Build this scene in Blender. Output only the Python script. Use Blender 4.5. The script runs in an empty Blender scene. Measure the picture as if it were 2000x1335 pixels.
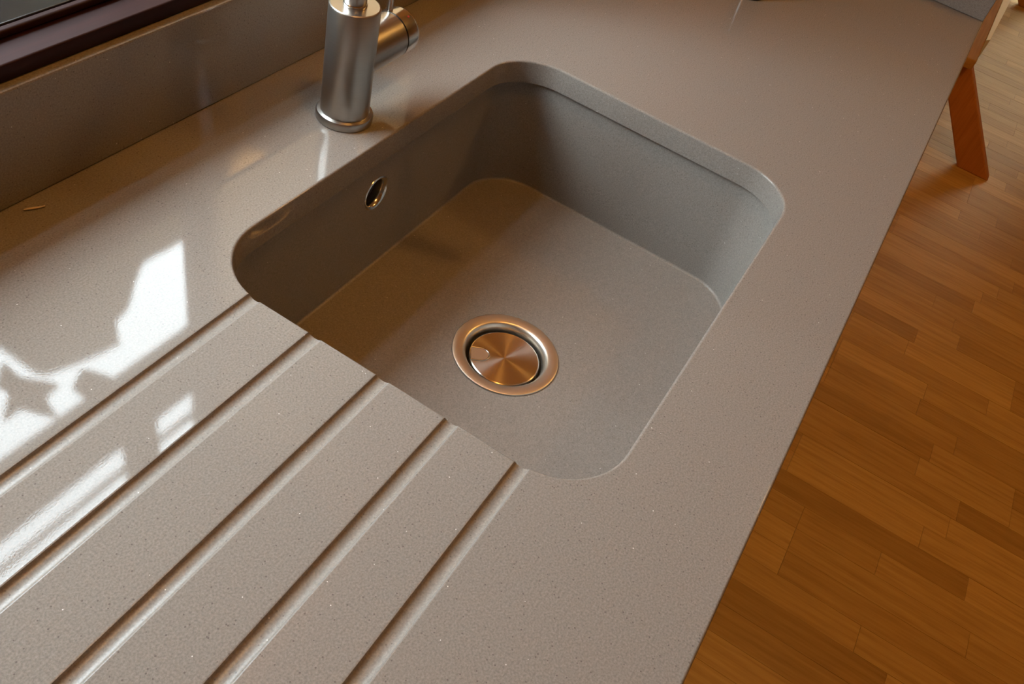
import bpy, bmesh, math, random
from mathutils import Matrix, Vector

random.seed(4)
S = bpy.context.scene
COL = S.collection
PI = math.pi

# ------------------------------------------------------------------ camera
cam_d = bpy.data.cameras.new('camera')
cam = bpy.data.objects.new('camera', cam_d)
COL.objects.link(cam)
rx = Vector((0.49540438, -0.84082241, 0.2181563))
dn = Vector((-0.54596649, -0.49672604, -0.67467313))
fw = Vector((0.6756442, 0.21513, -0.70514112))
m = Matrix.Identity(4)
for i in range(3):
    m[i][0], m[i][1], m[i][2] = rx[i], -dn[i], -fw[i]
m.translation = (-0.38006294, 0.07485267, 0.49880498)
cam.matrix_world = m
cam_d.sensor_width = 36.0
cam_d.lens = 1736.0 / 2000.0 * 36.0
cam_d.clip_start = 0.01
S.camera = cam

# ------------------------------------------------------------------ world: bright overcast sky
W = bpy.data.worlds.new('overcast_sky')
S.world = W
W.use_nodes = True
nt = W.node_tree
nt.nodes.clear()
wo = nt.nodes.new('ShaderNodeOutputWorld')
bg = nt.nodes.new('ShaderNodeBackground')
tc = nt.nodes.new('ShaderNodeTexCoord')
sx = nt.nodes.new('ShaderNodeSeparateXYZ')
cr = nt.nodes.new('ShaderNodeValToRGB')
cr.color_ramp.elements[0].position = 0.48
cr.color_ramp.elements[0].color = (0.05, 0.06, 0.04, 1)
cr.color_ramp.elements[1].position = 0.52
cr.color_ramp.elements[1].color = (0.86, 0.95, 1.03, 1)
mp = nt.nodes.new('ShaderNodeMath')
mp.operation = 'MULTIPLY_ADD'
mp.inputs[1].default_value = 0.5
mp.inputs[2].default_value = 0.5
nt.links.new(tc.outputs['Generated'], sx.inputs[0])
nt.links.new(sx.outputs['Z'], mp.inputs[0])
nt.links.new(mp.outputs[0], cr.inputs[0])
nt.links.new(cr.outputs[0], bg.inputs[0])
bg.inputs[1].default_value = 31.0
nt.links.new(bg.outputs[0], wo.inputs[0])


def light(name, kind, loc, energy, color, size=0.1, size_y=None, direction=None, portal=False):
    d = bpy.data.lights.new(name, kind)
    d.energy = energy
    d.color = color
    if kind == 'AREA':
        d.shape = 'RECTANGLE'
        d.size = size
        d.size_y = size_y or size
        if portal:
            d.cycles.is_portal = True
    else:
        d.shadow_soft_size = size
    o = bpy.data.objects.new(name, d)
    COL.objects.link(o)
    o.location = loc
    if direction is not None:
        o.rotation_euler = Vector(direction).to_track_quat('-Z', 'Y').to_euler()
    return o


light('window_portal', 'AREA', (0.0, 1.045, 0.70), 1, (1, 1, 1), 1.10, 1.18, (0, -1, 0), portal=True)
light('side_window_portal', 'AREA', (5.62, -0.45, -0.05), 1, (1, 1, 1), 1.1, 1.7, (-1, 0, 0), portal=True)
light('warm_overhead_light', 'POINT', (0.186, 0.203, 1.55), 15, (1.0, 0.50, 0.11), 0.035)
light('warm_overhead_light', 'POINT', (1.6, -0.6, 1.5), 21, (1.0, 0.54, 0.15), 0.08)  # added fill without a known source, warms the far right side

S.view_settings.view_transform = 'Standard'
S.view_settings.look = 'None'
S.view_settings.gamma = 1.0
S.view_settings.exposure = -0.07
S.view_settings.use_curve_mapping = False
S.cycles.max_bounces = 10
S.cycles.diffuse_bounces = 5
S.cycles.glossy_bounces = 5
S.cycles.transparent_max_bounces = 12


# ------------------------------------------------------------------ materials
def base_mat(name):
    mt = bpy.data.materials.new(name)
    mt.use_nodes = True
    n = mt.node_tree
    return mt, n, n.nodes['Principled BSDF']


def simple(name, color, rough=0.5, metal=0.0, spec=0.5):
    mt, n, b = base_mat(name)
    b.inputs['Base Color'].default_value = (*color, 1)
    b.inputs['Roughness'].default_value = rough
    b.inputs['Metallic'].default_value = metal
    b.inputs['Specular IOR Level'].default_value = spec
    return mt


def mapping(n, scale, rand=False, coord='Object'):
    if coord == 'Position':
        g = n.nodes.new('ShaderNodeNewGeometry')
        out = g.outputs['Position']
    else:
        g = n.nodes.new('ShaderNodeTexCoord')
        out = g.outputs[coord]
    mpn = n.nodes.new('ShaderNodeMapping')
    mpn.inputs['Scale'].default_value = scale
    n.links.new(out, mpn.inputs['Vector'])
    if rand:
        oi = n.nodes.new('ShaderNodeObjectInfo')
        mu = n.nodes.new('ShaderNodeMath')
        mu.operation = 'MULTIPLY'
        mu.inputs[1].default_value = 37.0
        n.links.new(oi.outputs['Random'], mu.inputs[0])
        cb = n.nodes.new('ShaderNodeCombineXYZ')
        for k in range(3):
            n.links.new(mu.outputs[0], cb.inputs[k])
        n.links.new(cb.outputs[0], mpn.inputs['Location'])
    return mpn.outputs[0]


def ramp(n, src, stops):
    r = n.nodes.new('ShaderNodeValToRGB')
    el = r.color_ramp.elements
    while len(el) < len(stops):
        el.new(0.5)
    for e, (p, c) in zip(el, stops):
        e.position = p
        e.color = (*c, 1)
    n.links.new(src, r.inputs[0])
    return r.outputs[0]


def mix(n, fac, a, b, mode='MIX'):
    x = n.nodes.new('ShaderNodeMix')
    x.data_type = 'RGBA'
    x.blend_type = mode
    for sock, v in ((x.inputs[0], fac), (x.inputs[6], a), (x.inputs[7], b)):
        if isinstance(v, (int, float)):
            sock.default_value = v
        elif isinstance(v, tuple):
            sock.default_value = (*v, 1)
        else:
            n.links.new(v, sock)
    return x.outputs[2]


def noise(n, vec, scale, detail=3.0, rough=0.55):
    t = n.nodes.new('ShaderNodeTexNoise')
    t.inputs['Scale'].default_value = scale
    t.inputs['Detail'].default_value = detail
    t.inputs['Roughness'].default_value = rough
    n.links.new(vec, t.inputs['Vector'])
    return t.outputs['Fac']


def dots(n, vec, scale, size, keep):
    """sparse round specks: near a voronoi cell centre and only in a fraction of the cells"""
    v = n.nodes.new('ShaderNodeTexVoronoi')
    v.inputs['Scale'].default_value = scale
    n.links.new(vec, v.inputs['Vector'])
    a = n.nodes.new('ShaderNodeMath')
    a.operation = 'LESS_THAN'
    a.inputs[1].default_value = size
    n.links.new(v.outputs['Distance'], a.inputs[0])
    sp = n.nodes.new('ShaderNodeSeparateColor')
    n.links.new(v.outputs['Color'], sp.inputs[0])
    b = n.nodes.new('ShaderNodeMath')
    b.operation = 'LESS_THAN'
    b.inputs[1].default_value = keep
    n.links.new(sp.outputs[0], b.inputs[0])
    c = n.nodes.new('ShaderNodeMath')
    c.operation = 'MULTIPLY'
    n.links.new(a.outputs[0], c.inputs[0])
    n.links.new(b.outputs[0], c.inputs[1])
    return c.outputs[0]


def quartz(name, rough):
    mt, n, b = base_mat(name)
    v = mapping(n, (1, 1, 1), coord='Position')
    f = noise(n, v, 700, 2.0, 0.6)
    c = ramp(n, f, [(0.30, (0.163, 0.146, 0.129)), (0.52, (0.205, 0.184, 0.163)), (0.72, (0.246, 0.222, 0.198))])
    c = mix(n, dots(n, v, 420, 0.24, 0.10), c, (0.125, 0.11, 0.097))
    c = mix(n, dots(n, v, 190, 0.08, 0.07), c, (0.62, 0.60, 0.57))
    n.links.new(c, b.inputs['Base Color'])
    b.inputs['Roughness'].default_value = rough
    b.inputs['Specular IOR Level'].default_value = 0.26
    bp = n.nodes.new('ShaderNodeBump')
    bp.inputs['Strength'].default_value = 0.02
    bp.inputs['Distance'].default_value = 0.0004
    n.links.new(f, bp.inputs['Height'])
    n.links.new(bp.outputs[0], b.inputs['Normal'])
    return mt


def wood(name, stops, rough=0.35, axis=1, tint=True, stretch=18.0, gscale=6.0):
    mt, n, b = base_mat(name)
    sc = [stretch, stretch, stretch]
    sc[axis] = 1.0
    v = mapping(n, tuple(sc), rand=tint, coord='Position')
    f = noise(n, v, gscale, 6.0, 0.6)
    c = ramp(n, f, stops)
    if tint:
        oi = n.nodes.new('ShaderNodeObjectInfo')
        t = ramp(n, oi.outputs['Random'], [(0.0, (0.74, 0.68, 0.60)), (0.25, (0.90, 0.87, 0.84)),
                                           (0.7, (1.0, 1.0, 1.0)), (1.0, (1.14, 1.15, 1.16))])
        c = mix(n, 1.0, c, t, 'MULTIPLY')
    n.links.new(c, b.inputs['Base Color'])
    b.inputs['Roughness'].default_value = rough
    bp = n.nodes.new('ShaderNodeBump')
    bp.inputs['Strength'].default_value = 0.12
    bp.inputs['Distance'].default_value = 0.001
    n.links.new(f, bp.inputs['Height'])
    n.links.new(bp.outputs[0], b.inputs['Normal'])
    return mt


def steel(name, color=(0.62, 0.60, 0.57), rough=0.28, aniso=0.0, rot=0.0, axis='Z', brush=None):
    mt, n, b = base_mat(name)
    b.inputs['Base Color'].default_value = (*color, 1)
    b.inputs['Metallic'].default_value = 1.0
    b.inputs['Roughness'].default_value = rough
    if aniso:
        b.inputs['Anisotropic'].default_value = aniso
        b.inputs['Anisotropic Rotation'].default_value = rot
        t = n.nodes.new('ShaderNodeTangent')
        t.direction_type = 'RADIAL'
        t.axis = axis
        n.links.new(t.outputs[0], b.inputs['Tangent'])
    if brush:
        v = mapping(n, brush)
        f = noise(n, v, 40, 3.0, 0.6)
        c = ramp(n, f, [(0.3, tuple(x * 0.95 for x in color)), (0.7, tuple(min(1, x * 1.04) for x in color))])
        n.links.new(c, b.inputs['Base Color'])
    return mt


M = {}
M['quartz'] = quartz('speckled_quartz_polished', 0.028)
M['quartz_sink'] = quartz('speckled_quartz_satin', 0.30)
M['oak'] = wood('oak_parquet', [(0.25, (0.40, 0.250, 0.085)), (0.5, (0.52, 0.340, 0.125)), (0.75, (0.60, 0.415, 0.165))], 0.36)
M['oak_plain'] = wood('oak_floor_field', [(0.25, (0.40, 0.250, 0.085)), (0.5, (0.52, 0.340, 0.125)), (0.75, (0.60, 0.415, 0.165))], 0.36, tint=False)
def low_spec(mt, v):
    mt.node_tree.nodes['Principled BSDF'].inputs['Specular IOR Level'].default_value = v


low_spec(M['oak'], 0.28)
low_spec(M['oak_plain'], 0.28)


def strip_pattern(mt):
    """three-strip parquet colouring for the floor field that no piece stands on"""
    n = mt.node_tree
    b = n.nodes['Principled BSDF']
    src = b.inputs['Base Color'].links[0].from_socket
    g = n.nodes.new('ShaderNodeNewGeometry')
    sp = n.nodes.new('ShaderNodeSeparateXYZ')
    cb = n.nodes.new('ShaderNodeCombineXYZ')
    n.links.new(g.outputs['Position'], sp.inputs[0])
    n.links.new(sp.outputs['Y'], cb.inputs['X'])
    n.links.new(sp.outputs['X'], cb.inputs['Y'])
    br = n.nodes.new('ShaderNodeTexBrick')
    br.inputs['Color1'].default_value = (0.74, 0.68, 0.60, 1)
    br.inputs['Color2'].default_value = (1.10, 1.10, 1.10, 1)
    br.inputs['Mortar'].default_value = (0.55, 0.48, 0.40, 1)
    br.inputs['Scale'].default_value = 1.0
    br.inputs['Mortar Size'].default_value = 0.0005
    br.inputs['Brick Width'].default_value = 0.43
    br.inputs['Row Height'].default_value = 0.0645
    br.offset = 0.37
    n.links.new(cb.outputs[0], br.inputs['Vector'])
    n.links.new(mix(n, 1.0, src, br.outputs['Color'], 'MULTIPLY'), b.inputs['Base Color'])


strip_pattern(M['oak_plain'])
M['stool_wood'] = wood('reddish_pine', [(0.2, (0.40, 0.15, 0.035)), (0.55, (0.52, 0.21, 0.055)), (0.8, (0.60, 0.27, 0.08))], 0.7, axis=2, tint=False)
M['seat_wood'] = wood('golden_pine', [(0.2, (0.36, 0.19, 0.06)), (0.55, (0.46, 0.26, 0.09)), (0.8, (0.54, 0.32, 0.12))], 0.7, axis=0, tint=False)
M['mahogany'] = wood('dark_mahogany', [(0.2, (0.011, 0.003, 0.003)), (0.6, (0.021, 0.005, 0.005)), (0.85, (0.032, 0.008, 0.006))], 0.5, axis=0, tint=False)
M['mahogany'].node_tree.nodes['Principled BSDF'].inputs['Specular IOR Level'].default_value = 0.15
M['steel'] = steel('brushed_steel', (0.44, 0.42, 0.395), rough=0.30, brush=(1, 1, 60))
M['steel_bright'] = steel('polished_steel', (0.60, 0.58, 0.55), 0.18)
M['steel_lathe'] = steel('lathe_turned_steel', (0.66, 0.60, 0.53), 0.23, 0.92, 0.25)
M['steel_ring'] = steel('satin_drain_steel', (0.74, 0.68, 0.60), 0.36)
M['black_rubber'] = simple('black_rubber', (0.008, 0.008, 0.008), 0.5)
M['dark_hole'] = simple('dark_pipe', (0.015, 0.012, 0.010), 0.6)
M['red_dot'] = simple('red_enamel', (0.30, 0.02, 0.015), 0.3)
M['black_gloss'] = simple('black_glazed', (0.010, 0.009, 0.010), 0.15)
M['white_paint'] = simple('white_paint', (0.88, 0.87, 0.86), 0.45)
M['cream_wall'] = simple('warm_cream_plaster', (0.55, 0.35, 0.17), 0.85)
M['ceiling'] = simple('warm_white_ceiling', (0.62, 0.46, 0.28), 0.9)
M['cabinet'] = simple('matt_taupe_cabinet', (0.30, 0.25, 0.20), 0.5)
M['crumb'] = simple('dry_crumb', (0.55, 0.45, 0.33), 0.8)
M['leaf'] = simple('dark_green_leaf', (0.07, 0.085, 0.06), 0.6)
M['ornament'] = simple('dark_clay', (0.10, 0.075, 0.055), 0.7)
M['sky_block'] = simple('brown_sky_block', (0.22, 0.155, 0.085), 0.8)  # colour of the added wall that blocks the sky outside the door


def glass_mat():
    mt = bpy.data.materials.new('window_glass')
    mt.use_nodes = True
    n = mt.node_tree
    n.nodes.clear()
    o = n.nodes.new('ShaderNodeOutputMaterial')
    t = n.nodes.new('ShaderNodeBsdfTransparent')
    t.inputs[0].default_value = (0.96, 0.98, 0.97, 1)
    g = n.nodes.new('ShaderNodeBsdfGlossy')
    g.inputs['Roughness'].default_value = 0.02
    x = n.nodes.new('ShaderNodeMixShader')
    x.inputs[0].default_value = 0.06
    n.links.new(t.outputs[0], x.inputs[1])
    n.links.new(g.outputs[0], x.inputs[2])
    n.links.new(x.outputs[0], o.inputs[0])
    return mt


M['glass'] = glass_mat()


# ------------------------------------------------------------------ mesh helpers
def put(name, bm, mat, parent=None, smooth=None, recalc=True):
    if recalc:
        bmesh.ops.recalc_face_normals(bm, faces=bm.faces)
    me = bpy.data.meshes.new(name)
    bm.to_mesh(me)
    bm.free()
    return put_mesh(name, me, mat, parent, smooth)


def put_mesh(name, me, mat, parent=None, smooth=None):
    me.materials.clear()
    me.materials.append(mat)
    if smooth is not None:
        for p in me.polygons:
            p.use_smooth = True
        me.set_sharp_from_angle(angle=math.radians(smooth))
        for p in me.polygons:
            if abs(p.normal.z) > 0.9995 or p.area > 0.05:
                p.use_smooth = False
    o = bpy.data.objects.new(name, me)
    COL.objects.link(o)
    if parent is not None:
        o.parent = parent
        o.matrix_parent_inverse = Matrix.Identity(4)
        w, q = Vector((0, 0, 0)), parent
        while q is not None:
            w += q.location
            q = q.parent
        o.location = -w
    return o


def empty(name, loc):
    o = bpy.data.objects.new(name, None)
    COL.objects.link(o)
    o.location = loc
    o.empty_display_size = 0.02
    return o


def tag(o, label, cat, group=None):
    o['label'] = label
    o['category'] = cat
    if group:
        o['group'] = group
    return o


def struct(o):
    o['kind'] = 'structure'
    return o


def loft(bm, rings, cap0=True, cap1=True, close=True):
    """rings: list of equally long lists of points"""
    vs = [[bm.verts.new(p) for p in r] for r in rings]
    n = len(vs[0])
    for a, b in zip(vs[:-1], vs[1:]):
        for i in range(n if close else n - 1):
            j = (i + 1) % n
            bm.faces.new((a[i], a[j], b[j], b[i]))
    if cap0:
        bm.faces.new(vs[0][::-1])
    if cap1:
        bm.faces.new(vs[-1])
    return bm


def box(bm, x0, x1, y0, y1, z0, z1, bev=0.0, seg=2):
    r = bmesh.ops.create_cube(bm, size=1.0)
    for v in r['verts']:
        v.co = Vector(((x0 + x1) / 2 + v.co.x * (x1 - x0), (y0 + y1) / 2 + v.co.y * (y1 - y0), (z0 + z1) / 2 + v.co.z * (z1 - z0)))
    if bev:
        es = list({e for v in r['verts'] for e in v.link_edges})
        bmesh.ops.bevel(bm, geom=es, offset=bev, segments=seg, profile=0.5, affect='EDGES')
    return bm


def boxes(*bs, bev=0.0, seg=2):
    bm = bmesh.new()
    for b in bs:
        box(bm, *b, bev=bev, seg=seg)
    return bm


def ring_pts(c, u, v, r, n=48, z=None):
    c, u, v = Vector(c), Vector(u), Vector(v)
    return [c + u * (r * math.cos(2 * PI * i / n)) + v * (r * math.sin(2 * PI * i / n)) for i in range(n)]


def lathe(profile, axis_o, axis=(0, 0, 1), n=64, closed=False):
    """profile: (radius, height) along the axis"""
    a = Vector(axis).normalized()
    u = a.orthogonal().normalized()
    v = a.cross(u)
    o = Vector(axis_o)
    bm = bmesh.new()
    rings = [ring_pts(o + a * h, u, v, max(r, 1e-5), n) for r, h in profile]
    if closed:
        rings.append(rings[0])
        vs = [[bm.verts.new(p) for p in r] for r in rings[:-1]]
        vs.append(vs[0])
        for p, q in zip(vs[:-1], vs[1:]):
            for i in range(n):
                j = (i + 1) % n
                bm.faces.new((p[i], p[j], q[j], q[i]))
    else:
        loft(bm, rings)
    return bm


def tube(path, radii, n=16, cap=True):
    pts = [Vector(p) for p in path]
    bm = bmesh.new()
    rings = []
    prev = None
    for i, p in enumerate(pts):
        t = (pts[min(i + 1, len(pts) - 1)] - pts[max(i - 1, 0)]).normalized()
        if prev is None:
            u = t.orthogonal().normalized()
        else:
            u = (prev - t * prev.dot(t)).normalized()
        prev = u
        v = t.cross(u)
        r = radii[i] if isinstance(radii, (list, tuple)) else radii
        rings.append(ring_pts(p, u, v, r, n))
    loft(bm, rings, cap, cap)
    return bm


def rrect(x0, x1, y0, y1, r, z, n=14):
    pts = []
    for cx, cy, a0 in ((x1 - r, y1 - r, 0), (x0 + r, y1 - r, PI / 2), (x0 + r, y0 + r, PI), (x1 - r, y0 + r, 1.5 * PI)):
        for i in range(n + 1):
            a = a0 + PI / 2 * i / n
            pts.append((cx + r * math.cos(a), cy + r * math.sin(a), z))
    return pts


def extrude_outline(pts, axis, d0, d1, bev=0.0):
    """pts (a, b) in the plane across `axis` (0: y,z / 1: x,z / 2: x,y), from d0 to d1"""
    def at(a, b, d):
        return ((d, a, b), (a, d, b), (a, b, d))[axis]
    bm = bmesh.new()
    loft(bm, [[at(a, b, d0) for a, b in pts], [at(a, b, d1) for a, b in pts]])
    if bev:
        bmesh.ops.bevel(bm, geom=list(bm.edges), offset=bev, segments=2, profile=0.5, affect='EDGES', clamp_overlap=True)
    return bm


def temp(bm):
    bmesh.ops.recalc_face_normals(bm, faces=bm.faces)
    me = bpy.data.meshes.new('cut')
    bm.to_mesh(me)
    bm.free()
    o = bpy.data.objects.new('cut', me)
    COL.objects.link(o)
    return o


def carve(bm, cutters):
    """bm minus the cutters, as a new mesh"""
    base = temp(bm)
    cs = [temp(c) for c in cutters]
    for c in cs:
        md = base.modifiers.new('b', 'BOOLEAN')
        md.operation = 'DIFFERENCE'
        md.solver = 'EXACT'
        md.object = c
    dg = bpy.context.evaluated_depsgraph_get()
    dg.update()
    me = bpy.data.meshes.new_from_object(base.evaluated_get(dg), depsgraph=dg)
    for o in [base] + cs:
        old = o.data
        bpy.data.objects.remove(o)
        bpy.data.meshes.remove(old)
    return me


# ================================================================== room shell
FZ = -0.90
CZ = 1.60
X0, X1, Y0, Y1 = -2.2, 5.6, -3.6, 0.622
floor = struct(put('floor', boxes((X0 - 0.1, X1 + 0.1, Y0 - 0.1, 1.10, FZ - 0.06, FZ - 0.010)), M['oak_plain']))
struct(put('ceiling', boxes((X0 - 0.1, X1 + 0.1, Y0 - 0.1, 1.10, CZ, CZ + 0.06)), M['ceiling']))
# back wall with the kitchen window opening in a deep reveal
WX0, WX1, WZ0, WZ1 = -0.55, 0.553, 0.096, 1.29
struct(put('wall_back', boxes((X0 - 0.1, WX0, Y1, 1.05, FZ, CZ), (WX1, X1 + 0.1, Y1, 1.05, FZ, CZ),
                              (WX0, WX1, Y1, 1.05, FZ, WZ0), (WX0, WX1, Y1, 1.05, WZ1, CZ)), M['cream_wall']))
struct(put('wall_left', boxes((X0 - 0.1, X0, Y0, Y1, FZ, CZ)), M['cream_wall']))
struct(put('wall_front', boxes((X0 - 0.1, X1 + 0.1, Y0 - 0.1, Y0, FZ, CZ)), M['cream_wall']))
DY0, DY1, DZ0, DZ1 = -1.0, 0.1, FZ, 0.80
struct(put('wall_right', boxes((X1, X1 + 0.1, Y0, DY0, FZ, CZ), (X1, X1 + 0.1, DY1, Y1, FZ, CZ),
                               (X1, X1 + 0.1, DY0, DY1, DZ1, CZ), (X1, X1 + 0.1, DY0, DY1, FZ, DZ0)), M['cream_wall']))
d1 = struct(put('door_1', boxes((X1 + 0.02, X1 + 0.07, DY0, DY0 + 0.05, DZ0, DZ1), (X1 + 0.02, X1 + 0.07, DY1 - 0.05, DY1, DZ0, DZ1),
                                  (X1 + 0.02, X1 + 0.07, -0.47, -0.43, DZ0, DZ1), (X1 + 0.02, X1 + 0.07, DY0 + 0.05, DY1 - 0.05, DZ1 - 0.05, DZ1),
                                  (X1 + 0.02, X1 + 0.07, DY0 + 0.05, DY1 - 0.05, DZ0, DZ0 + 0.05)), M['white_paint']))
for a, b in ((DY0 + 0.05, -0.47), (-0.43, DY1 - 0.05)):
    put('pane', boxes((X1 + 0.042, X1 + 0.048, a, b, DZ0 + 0.05, DZ1 - 0.05)), M['glass'], d1)

tag(put('sky_block_wall', boxes((7.6, 7.8, -4.0, 3.0, FZ, 3.0), bev=0.01), M['sky_block']), 'added unseen wall outside the glazed door, blocking the sky', 'wall')  # added unseen wall, keeps bright sky off the floor reflection

# ---- window: dark mahogany casement in the deep reveal over the upstand
GY = 1.0
ja, tz0, tz1, tt = 0.498, 0.844, 1.053, 1.196
w1 = struct(put('window_1', boxes((ja + 0.012, WX1, GY - 0.012, GY + 0.012, 0.12, WZ1), (WX0, WX0 + 0.07, GY - 0.012, GY + 0.012, 0.12, WZ1),
                                  (WX0 + 0.07, ja + 0.012, GY - 0.012, GY + 0.012, tt + 0.017, WZ1)), M['mahogany']))
put('bottom_rail', boxes((WX0 + 0.002, WX1 - 0.002, GY - 0.03, GY + 0.03, 0.111, 0.19), bev=0.004), M['mahogany'], w1, 40)
put('transom', boxes((WX0 + 0.07, ja + 0.012, GY - 0.008, GY + 0.008, tz0 + 0.012, tz1 - 0.012)), M['mahogany'], w1)
put('mullion', boxes((0.317, 0.399, GY - 0.006, GY + 0.006, tz1 - 0.012, tt + 0.017)), M['mahogany'], w1)
put('glazing_bar', boxes((0.399, ja + 0.012, GY - 0.003, GY + 0.003, 1.117, 1.134)), M['mahogany'], w1)
put('glazing_bar', boxes((WX0 + 0.07, 0.317, GY - 0.003, GY + 0.003, 1.117, 1.134)), M['mahogany'], w1)
for a, b, c, d in ((WX0 + 0.07, ja + 0.012, 0.19, tz0 + 0.012), (WX0 + 0.07, 0.317, tz1 - 0.012, 1.117), (WX0 + 0.07, 0.317, 1.134, tt + 0.017),
                   (0.399, ja + 0.012, tz1 - 0.012, 1.117), (0.399, ja + 0.012, 1.134, tt + 0.017)):
    put('pane', boxes((a, b, GY - 0.0015, GY + 0.0015, c, d)), M['glass'], w1)
struct(put('trim_1', boxes((WX0 + 0.001, WX1 - 0.001, 0.608, 0.975, 0.0970, 0.1105), bev=0.0016, seg=3), M['mahogany'], None, 40))
tr = struct(put('trim_2', boxes((WX0 + 0.003, WX1 - 0.003, 0.641, 0.90, 0.1108, 0.118), bev=0.001), M['black_gloss'], None, 40))
put('lip', boxes((WX0 + 0.003, WX1 - 0.003, 0.634, 0.6405, 0.1108, 0.1175), bev=0.002, seg=3), M['mahogany'], tr, 40)

# ---- garden and window ornaments, seen only as mirror images in the polished top; the left hedge is unseen
def away(pts, y_from, y_to):
    """the same outline seen from the worktop mirror, moved further out and enlarged"""
    q = (y_to - 0.0749) / (y_from - 0.0749)
    return [(-0.38006 + (a + 0.38006) * q, -0.4988 + (b + 0.4988) * q) for a, b in pts]
shrub_o = [(0.53, 0.20), (0.525, 0.60), (0.50, 0.628), (0.470, 0.624), (0.43, 0.616), (0.404, 0.616), (0.387, 0.644), (0.378, 0.681), (0.367, 0.704),
           (0.335, 0.709), (0.335, 0.744), (0.344, 0.774), (0.30, 0.762), (0.252, 0.748), (0.189, 0.727), (0.171, 0.697), (0.153, 0.625),
           (0.12, 0.60), (0.08, 0.52), (0.05, 0.40), (0.04, 0.20)]
shrub_o = away(shrub_o, 1.0, 1.322)
shrub_o += [(-0.05, 0.36), (-0.2, 0.47), (-0.5, 0.50), (-0.9, 0.45), (-1.2, 0.48), (-1.3, 0.3), (-1.3, -0.9), (shrub_o[0][0], -0.9)]  # added low hedge on the left, unseen, cuts window light on the worktop
tag(put('garden_shrub', extrude_outline(shrub_o, 1, 1.32, 1.41, 0.005), M['leaf']),
    'dark clipped shrub in the garden outside the kitchen window, with an added unseen hedge blocking light', 'shrub')
star_o = away([(-0.038, 0.262), (-0.027, 0.296), (0.013, 0.342), (-0.007, 0.347), (0.004, 0.394), (-0.02, 0.362), (-0.036, 0.337), (-0.056, 0.340), (-0.040, 0.311), (-0.052, 0.288)], 0.69, 0.978)
hang = empty('star_ornament', (0.18, 0.98, 0.84))
put('star', extrude_outline(star_o, 1, 0.974, 0.982, 0.0012), M['ornament'], hang, 30)
tip = star_o[4]
put('cord', tube([(tip[0], 0.978, tip[1] - 0.005), (tip[0], 0.980, tip[1] + 0.06)], 0.0012, 8), M['ornament'], hang)
tag(hang, 'dark five pointed star hanging at the window pane, mirrored in the worktop', 'ornament')
leaf_o = away([(0.050, 0.355), (0.058, 0.361), (0.084, 0.396), (0.086, 0.410), (0.060, 0.412), (0.040, 0.391), (0.033, 0.374)], 0.69, 0.978)
tag(put('leaf_ornament', extrude_outline(leaf_o, 1, 0.974, 0.990, 0.0012), M['ornament'], None, 30),
    'dark arrow shaped ornament hanging beside the star at the window', 'ornament')

# ================================================================== worktop
TH = 0.027
ox0, ox1, oy0, oy1 = 0.0, 0.511, 0.1035, 0.4590
OR = 0.061
prof = []
r = 0.0022
for i in range(7):
    a = PI + PI / 2 * i / 6          # bottom front arris
    prof.append((r + r * math.cos(a), -TH + r + r * math.sin(a)))
prof += [(0.6215, -TH), (0.6215, 0.0)]
for i in range(7):
    a = PI / 2 + PI / 2 * i / 6      # top front arris
    prof.append((r + r * math.cos(a), -r + r * math.sin(a)))
slab = extrude_outline(prof, 0, -1.5, 1.272)
hole = bmesh.new()
rings = [rrect(ox0, ox1, oy0, oy1, OR, -0.05)]
ch = 0.0022
for i in range(5):
    a = PI / 2 * i / 4
    k = ch * (1 - math.cos(a))
    rings.append(rrect(ox0 - k, ox1 + k, oy0 - k, oy1 + k, OR + k, -ch + ch * math.sin(a)))
k = ch
rings.append(rrect(ox0 - k, ox1 + k, oy0 - k, oy1 + k, OR + k, 0.02))
loft(hole, rings)
cutters = [hole]
GW = 0.0056
for gy in (0.4035, 0.3448, 0.2820, 0.2206, 0.1606):
    pr = [(gy + GW + 0.0012, 0.004), (gy + GW + 0.0012, 0.0), (gy + GW + 0.0004, -0.0003), (gy + GW, -0.0011)]
    for i in range(1, 12):
        a = PI * i / 12
        pr.append((gy + GW * math.cos(a), -0.0011 - 0.0024 * math.sin(a)))
    pr += [(gy - GW, -0.0011), (gy - GW - 0.0004, -0.0003), (gy - GW - 0.0012, 0.0), (gy - GW - 0.0012, 0.004)]
    cutters.append(extrude_outline(pr, 0, -0.70, 0.04))
cutters.append(lathe([(0.016, -0.05), (0.016, 0.02)], (0.2442, 0.508, 0)))
wt_mesh = carve(slab, cutters)
wt_mesh.materials.clear()
wt_mesh.materials.append(M['quartz'])
wt_obj = put_mesh('worktop', wt_mesh, M['quartz'], None, 28)
wt_mesh.materials.append(M['quartz_sink'])
for p in wt_mesh.polygons:      # the milled grooves are satin, not polished
    c = p.center
    if -0.008 < c.z < -0.00005 and p.normal.z > 0.05 and c.x < 0.003 and c.y > 0.1:
        p.material_index = 1
tag(wt_obj,
    'taupe speckled quartz worktop with five drainer grooves and a sink cut-out', 'worktop')

# upstands along the wall and at the far end
tag(put('upstand', boxes((-1.5, 1.2495, 0.600, 0.6125, 0.0003, 0.0965), bev=0.0016), M['quartz'], None, 40),
    'long taupe quartz upstand along the wall behind the tap', 'upstand')
tag(put('end_upstand', boxes((1.2505, 1.2705, 0.001, 0.6125, 0.0003, 0.094), bev=0.0015), M['quartz'], None, 40),
    'short quartz upstand closing the far right end of the worktop', 'upstand')

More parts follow.
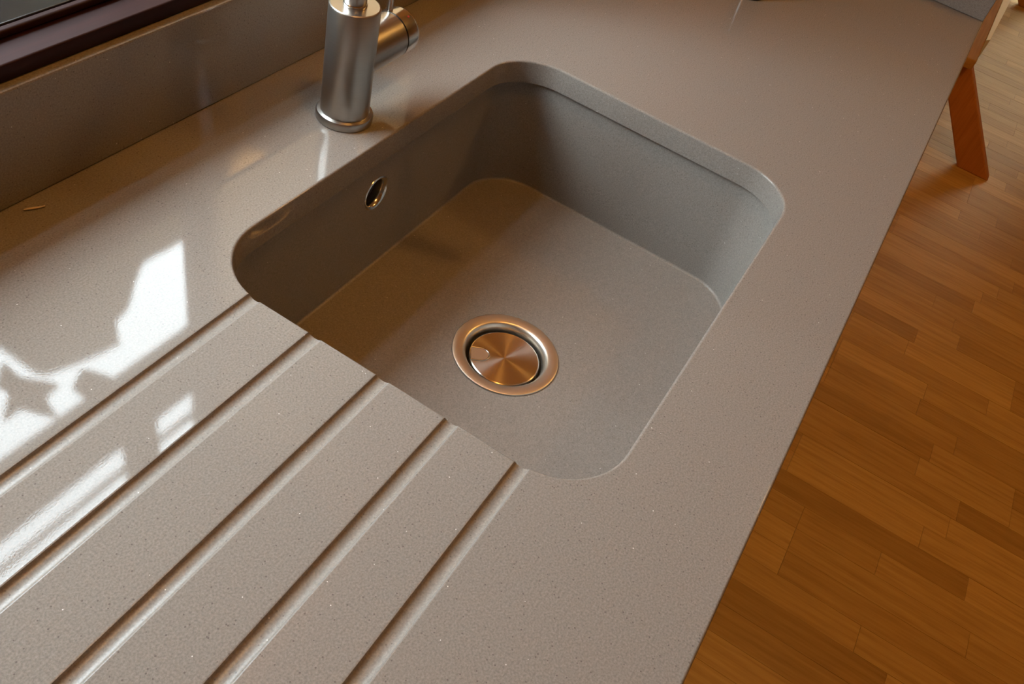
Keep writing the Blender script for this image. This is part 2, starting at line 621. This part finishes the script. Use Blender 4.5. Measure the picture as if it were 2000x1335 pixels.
# ================================================================== sink
sink = empty('sink', (0.2555, 0.281, -0.19))
ZB = -0.168
b0, b1, c0, c1 = ox0 - 0.0045, ox1 + 0.0045, oy0 - 0.0045, oy1 + 0.0045
bowl = bmesh.new()
rg = []
wl = 0.011
def lp(off, z, rr):
    return rrect(b0 - off, b1 + off, c0 - off, c1 + off, rr + off, z)
RB = 0.064
rg.append(lp(wl, ZB - 0.011, RB))
rg.append(lp(wl, -0.045, RB))
rg.append(lp(0.028, -0.040, RB))
rg.append(lp(0.028, -TH - 0.0004, RB))
rg.append(lp(0.0012, -TH - 0.0004, RB))
rg.append(lp(0.0002, -TH - 0.0010, RB))
rg.append(lp(0.0, -TH - 0.0022, RB))
f = 0.003
dr = -0.0045
rg.append(lp(-0.0001, -TH - 0.0045, RB))
rg.append(lp(dr + 0.0001, ZB + f + 0.003, RB))
rg.append(lp(dr, ZB + f, RB))
for i in range(1, 7):
    a = PI / 2 * i / 6
    rg.append(lp(dr - f * (1 - math.cos(a)), ZB + f - f * math.sin(a), RB))
loft(bowl, rg)
DC = (0.2392, 0.2748)
OV = (0.2475, -0.0698)
cyl = lathe([(0.0455, ZB - 0.05), (0.0455, ZB + 0.02)], (DC[0], DC[1], 0))
ovc = lathe([(0.0185, -0.03), (0.0185, 0.03)], (OV[0], c1, OV[1]), (0, 1, 0), 40)
bw = carve(bowl, [cyl, ovc])
put_mesh('bowl', bw, M['quartz_sink'], sink, 32)
tag(sink, 'taupe quartz undermount sink with rounded corners below the worktop', 'sink')
# overflow
ovy = c1 - 0.0012
R1 = 0.0205
prof = [(R1, 0.0022), (R1 - 0.0006, 0.0006), (R1 - 0.002, 0.0), (R1 - 0.0036, 0.0006), (0.0155, 0.002), (0.0146, 0.006), (0.0146, 0.014), (0.0176, 0.014), (0.0176, 0.0030), (R1 - 0.001, 0.0030)]
ov = put('overflow_ring', lathe(prof, (OV[0], ovy - 0.0008, OV[1]), (0, 1, 0), 48, closed=True), M['steel_bright'], sink, 35)
ov['label'] = 'round steel overflow ring in the back wall of the sink'
put('overflow_pipe', lathe([(0.0142, 0.0), (0.0142, 0.016)], (OV[0], ovy + 0.012, OV[1]), (0, 1, 0), 32), M['dark_hole'], ov, 30)
# drain
FR = 0.0572
zf = ZB + 0.0006
prof = [(FR, 0.0), (FR - 0.0006, 0.0010), (FR - 0.002, 0.0014), (0.0462, 0.0006), (0.0446, 0.0000), (0.0432, -0.0016), (0.0420, -0.0045), (0.0410, -0.012),
        (0.0395, -0.022), (0.0380, -0.030), (0.0440, -0.030), (0.0448, -0.004), (FR - 0.002, -0.0002)]
dfl = put('drain_flange', lathe(prof, (DC[0], DC[1], zf), (0, 0, 1), 96, closed=True), M['steel_ring'], sink, 40)
dfl['label'] = 'satin steel drain ring set in the sink floor'
put('drain_pipe', lathe([(0.0405, 0.0), (0.0405, 0.004)], (DC[0], DC[1], zf - 0.031), (0, 0, 1), 48), M['dark_hole'], dfl, 30)
# strainer plug
pz = zf - 0.0062
plug = empty('sink_strainer', (DC[0] - 0.0004, DC[1] - 0.0004, pz - 0.02))
pc = (plug.location.x, plug.location.y)
PR = 0.0378
prof = [(PR - 0.003, -0.0042), (PR - 0.0004, -0.0036), (PR, -0.0026), (PR - 0.0003, -0.0006), (PR - 0.0014, 0.0)]
cap = put('cap', lathe(prof, (pc[0], pc[1], pz), (0, 0, 1), 96), M['steel_lathe'], plug, 35)
put('basket', lathe([(0.030, -0.0205), (0.032, -0.019), (0.033, -0.0043), (0.030, -0.0043)], (pc[0], pc[1], pz), (0, 0, 1), 48), M['steel'], plug, 35)
tag(plug, 'round lathe-turned steel strainer plug resting in the sink drain', 'strainer')
# thumb notch: raised tongue outline running from the rim towards the centre (towards the left in the view)
tdir = Vector((-0.512, 0.859, 0)).normalized()
tside = Vector((-tdir.y, tdir.x, 0))
C3 = Vector((pc[0], pc[1], pz + 0.0003))
pth = []
wn = 0.0088
for s in (1.0, 0.9, 0.8, 0.7):
    pth.append(C3 + tdir * (PR * 0.93 * (0.45 + 0.55 * s)) + tside * wn * (0.96 if s > 0.95 else 1.0))
cn = C3 + tdir * (PR * 0.70)
pth = [C3 + tdir * (PR * 0.945) + tside * wn]
for i in range(13):
    a = PI * i / 12
    pth.append(cn + tside * (wn * math.cos(a)) - tdir * (wn * 1.15 * math.sin(a)))
pth.append(C3 + tdir * (PR * 0.945) - tside * wn)
nm = put('thumb_notch_rim', tube([tuple(p) for p in pth], 0.0008, 8), M['steel_bright'], cap, 50)
tongue = [(p.x, p.y) for p in pth]
put('thumb_notch', extrude_outline(tongue, 2, pz + 0.00005, pz + 0.0003), M['steel_ring'], cap)

# ================================================================== tap
TX, TY = 0.2442, 0.508
tap = empty('mixer_tap', (TX, TY, 0.0))
BR = 0.0234
put('base_ring', lathe([(0.0262, 0.0), (0.0274, 0.0006), (0.0276, 0.0066), (0.0268, 0.0082), (0.0240, 0.0090)], (TX, TY, 0.0002), n=72), M['steel'], tap, 40)
ZT = 0.1165
put('body', lathe([(BR, 0.0072), (BR, ZT - 0.0016), (BR - 0.0005, ZT - 0.0005), (BR - 0.0016, ZT)], (TX, TY, 0), n=72), M['steel'], tap, 40)
SD = Vector((0.305, -0.952, 0))
ra, zs = 0.03, 0.262
arc = [(TX, TY, ZT - 0.002), (TX, TY, 0.17), (TX, TY, zs - ra)]
for i in range(1, 9):
    a = PI / 2 * i / 8
    p = Vector((TX, TY, zs - ra)) + SD * (ra - ra * math.cos(a)) + Vector((0, 0, ra * math.sin(a)))
    arc.append(tuple(p))
for d in (0.10, 0.172):
    arc.append((TX + SD.x * d, TY + SD.y * d, zs))
sp = put('spout', tube(arc, 0.0102, 28), M['steel'], tap, 50)
put('spout_collar', lathe([(0.0106, 0.0), (0.0108, 0.0004), (0.0108, 0.0025), (0.0104, 0.0030)], (TX, TY, ZT - 0.0002), n=48), M['steel_bright'], tap, 40)
put('aerator', lathe([(0.0112, 0.0), (0.0112, 0.014), (0.0100, 0.0148)], (TX + SD.x * 0.158, TY + SD.y * 0.158, 0.240), n=32), M['steel_bright'], sp, 40)
HZ, HR, HX = 0.0660, 0.0222, 0.3065
put('handle_stub', lathe([(HR, 0.0), (HR, HX - 0.0012 - TX)], (TX, TY, HZ), (1, 0, 0), 56), M['steel'], tap, 40)
put('joint_ring', lathe([(HR - 0.0011, 0.0), (HR - 0.0011, 0.0032)], (HX - 0.0016, TY, HZ), (1, 0, 0), 56), M['black_rubber'], tap, 40)
hn = put('handle_cap', lathe([(HR, 0.0), (HR, 0.0155), (HR - 0.0006, 0.0178), (HR - 0.0022, 0.0194), (HR - 0.0045, 0.0200)], (HX + 0.0008, TY, HZ), (1, 0, 0), 64), M['steel_bright'], tap, 40)
put('lever', tube([(0.3105, TY + 0.006, HZ + HR - 0.004), (0.3125, TY + 0.008, HZ + HR + 0.012), (0.318, TY + 0.012, HZ + HR + 0.070)], [0.0032, 0.0026, 0.0026], 16), M['steel_bright'], hn, 50)
an = math.radians(62)
dv = Vector((0, -math.cos(an), math.sin(an)))
put('hot_mark', lathe([(0.0012, -0.0004), (0.0012, 0.0002)], tuple(Vector((HX + 0.012, TY, HZ)) + dv * HR), tuple(dv), 14), M['red_dot'], hn, 40)
tag(tap, 'brushed steel mixer tap with side lever standing behind the sink', 'tap')

# ================================================================== small things on the worktop
jar = empty('black_jar', (0.9495, 0.3155, 0.0))
put('body', lathe([(0.0185, 0.0), (0.0200, 0.001), (0.0205, 0.004), (0.0205, 0.045), (0.018, 0.050)], (0.9495, 0.3155, 0.0003), n=40), M['black_gloss'], jar, 40)
put('lid', lathe([(0.0190, 0.050), (0.0190, 0.058), (0.0175, 0.060), (0.004, 0.061)], (0.9495, 0.3155, 0.0005), n=40), M['black_gloss'], jar, 40)
tag(jar, 'small black jar on the worktop, cut off by the top edge of the photo', 'jar')
cr_path = [(-0.0472, 0.5905, 0.0011), (-0.0440, 0.5888, 0.0013), (-0.0405, 0.5868, 0.0012), (-0.0370, 0.5850, 0.0012), (-0.0335, 0.5838, 0.0011)]
cb = tube(cr_path, [0.0006, 0.0009, 0.0010, 0.0008, 0.0006], 8)
tag(put('crumb', cb, M['crumb'], None, 50), 'tiny pale curved crumb on the worktop below the upstand', 'crumb')

# ================================================================== base cabinets under the worktop
def cabinet(x0, x1, label, open_back=False):
    c = empty('base_cabinet', ((x0 + x1) / 2, 0.05 if open_back else 0.31, FZ))
    t = 0.018
    x0 += 0.001
    x1 -= 0.001
    if not open_back:
        put('carcass', boxes((x0, x0 + t, 0.045, 0.60, FZ + 0.10, -TH - 0.001), (x1 - t, x1, 0.045, 0.60, FZ + 0.10, -TH - 0.001),
                             (x0 + t, x1 - t, 0.045, 0.60, FZ + 0.10, FZ + 0.10 + t), (x0 + t, x1 - t, 0.588, 0.60, FZ + 0.10 + t, -0.22)), M['cabinet'], c)
    put('plinth', boxes((x0, x1, 0.05, 0.065, FZ, FZ + 0.0995)), M['cabinet'], c)
    d = put('door', boxes((x0 + 0.002, x1 - 0.002, 0.025, 0.044, FZ + 0.0995, -TH - 0.004), bev=0.0015), M['cabinet'], c, 40)
    put('handle', boxes(((x0 + x1) / 2 - 0.08, (x0 + x1) / 2 + 0.08, 0.012, 0.0248, -0.075, -0.063), bev=0.002), M['steel'], d, 40)
    tag(c, label, 'cabinet')

cabinet(-1.5, -0.95, 'taupe base cabinet at the left end of the worktop run')
cabinet(-0.95, -0.06, 'taupe base cabinet under the drainer grooves')
cabinet(-0.06, 0.57, 'taupe base cabinet front below the sink', True)
cabinet(0.57, 1.27, 'taupe base cabinet at the right end under the short upstand')

# ================================================================== parquet floor: every strip a piece
SW = 0.0645
unit = boxes((-0.5, 0.5, -0.5, 0.5, -1.0, 0.0))
bmesh.ops.bevel(unit, geom=[e for e in unit.edges if all(abs(v.co.z) < 1e-6 for v in e.verts)], offset=0.011, segments=1, affect='EDGES')
strip_meshes = []
um = bpy.data.meshes.new('plank')
unit.to_mesh(um)
unit.free()
um.materials.append(M['oak'])
n_strip = 0
xk = 0.787 - 14 * SW
k = -14
ends = {}
while xk < 5.0:
    board = (k // 3)
    rr = random.Random(board * 17 + 5)
    y = 0.04
    yend = -1.0
    # joints of the strips; one shared end joint per three-strip board
    js = sorted([-0.78 + random.uniform(-0.08, 0.08), rr.uniform(-0.75, -0.12), -0.02 + random.uniform(-0.12, 0.12), -0.42 + random.uniform(-0.15, 0.15)], reverse=True)
    if board == 0:
        js = sorted([-0.88, -0.209, -0.58 + 0.2 * ((k % 3) - 1)], reverse=True)
    cuts = [y]
    for j in js:
        if cuts[-1] - j > 0.14:
            cuts.append(j)
    if cuts[-1] - yend > 0.12:
        cuts.append(yend)
    else:
        cuts[-1] = yend
    for a, b in zip(cuts[:-1], cuts[1:]):
        if n_strip >= 299:
            break
        o = bpy.data.objects.new('plank', um)
        COL.objects.link(o)
        o.parent = floor
        o.location = (xk + SW / 2, (a + b) / 2, FZ - random.uniform(0, 0.0003))
        o.scale = (SW - 0.0006, a - b - 0.0006, 0.0095)
        n_strip += 1
    xk += SW
    k += 1
put('plank_field', boxes((X0, X1, Y0, -1.0005, FZ - 0.0098, FZ - 0.0004), (X0, 0.787 - 14 * SW - 0.0005, -1.0, Y1, FZ - 0.0098, FZ - 0.0004),
                          (xk + 0.0005, X1, -1.0, Y1, FZ - 0.0098, FZ - 0.0004), (0.787 - 14 * SW, xk, 0.0405, Y1, FZ - 0.0098, FZ - 0.0004)), M['oak_plain'], floor)['kind'] = 'stuff'

# ================================================================== low wooden bench beyond the worktop
bench = empty('bench', (3.7, 0.05, FZ))
def leg(xa, yf, yt):
    s = 1 if yf < yt else -1
    # foot from yf, splayed board seen broadside, leaning towards yt
    o = [(yf, FZ), (yf + s * 0.110, FZ), (yt + s * 0.112, -0.572), (yt - s * 0.0, -0.588)]
    return extrude_outline(o, 0, xa, xa + 0.045, 0.004)
put('leg', leg(2.735, -0.361, -0.112), M['stool_wood'], bench)
put('leg', leg(4.62, -0.361, -0.112), M['stool_wood'], bench)
put('leg', leg(2.735, 0.461, 0.212), M['stool_wood'], bench)
put('leg', leg(4.62, 0.461, 0.212), M['stool_wood'], bench)
put('seat', boxes((2.66, 4.85, -0.112, 0.212, -0.572, -0.54), bev=0.004), M['seat_wood'], bench, 40)
fb = extrude_outline([(2.87, -0.1125), (2.89, -0.124), (3.4, -0.138), (4.8, -0.146), (4.8, -0.1125)], 2, -0.60, -0.541, 0.0)
q = put('side_panel', fb, M['white_paint'], bench)
q['label'] = 'white side panel'
tag(bench, 'reddish wooden bench with splayed board leg standing on the oak floor', 'bench')
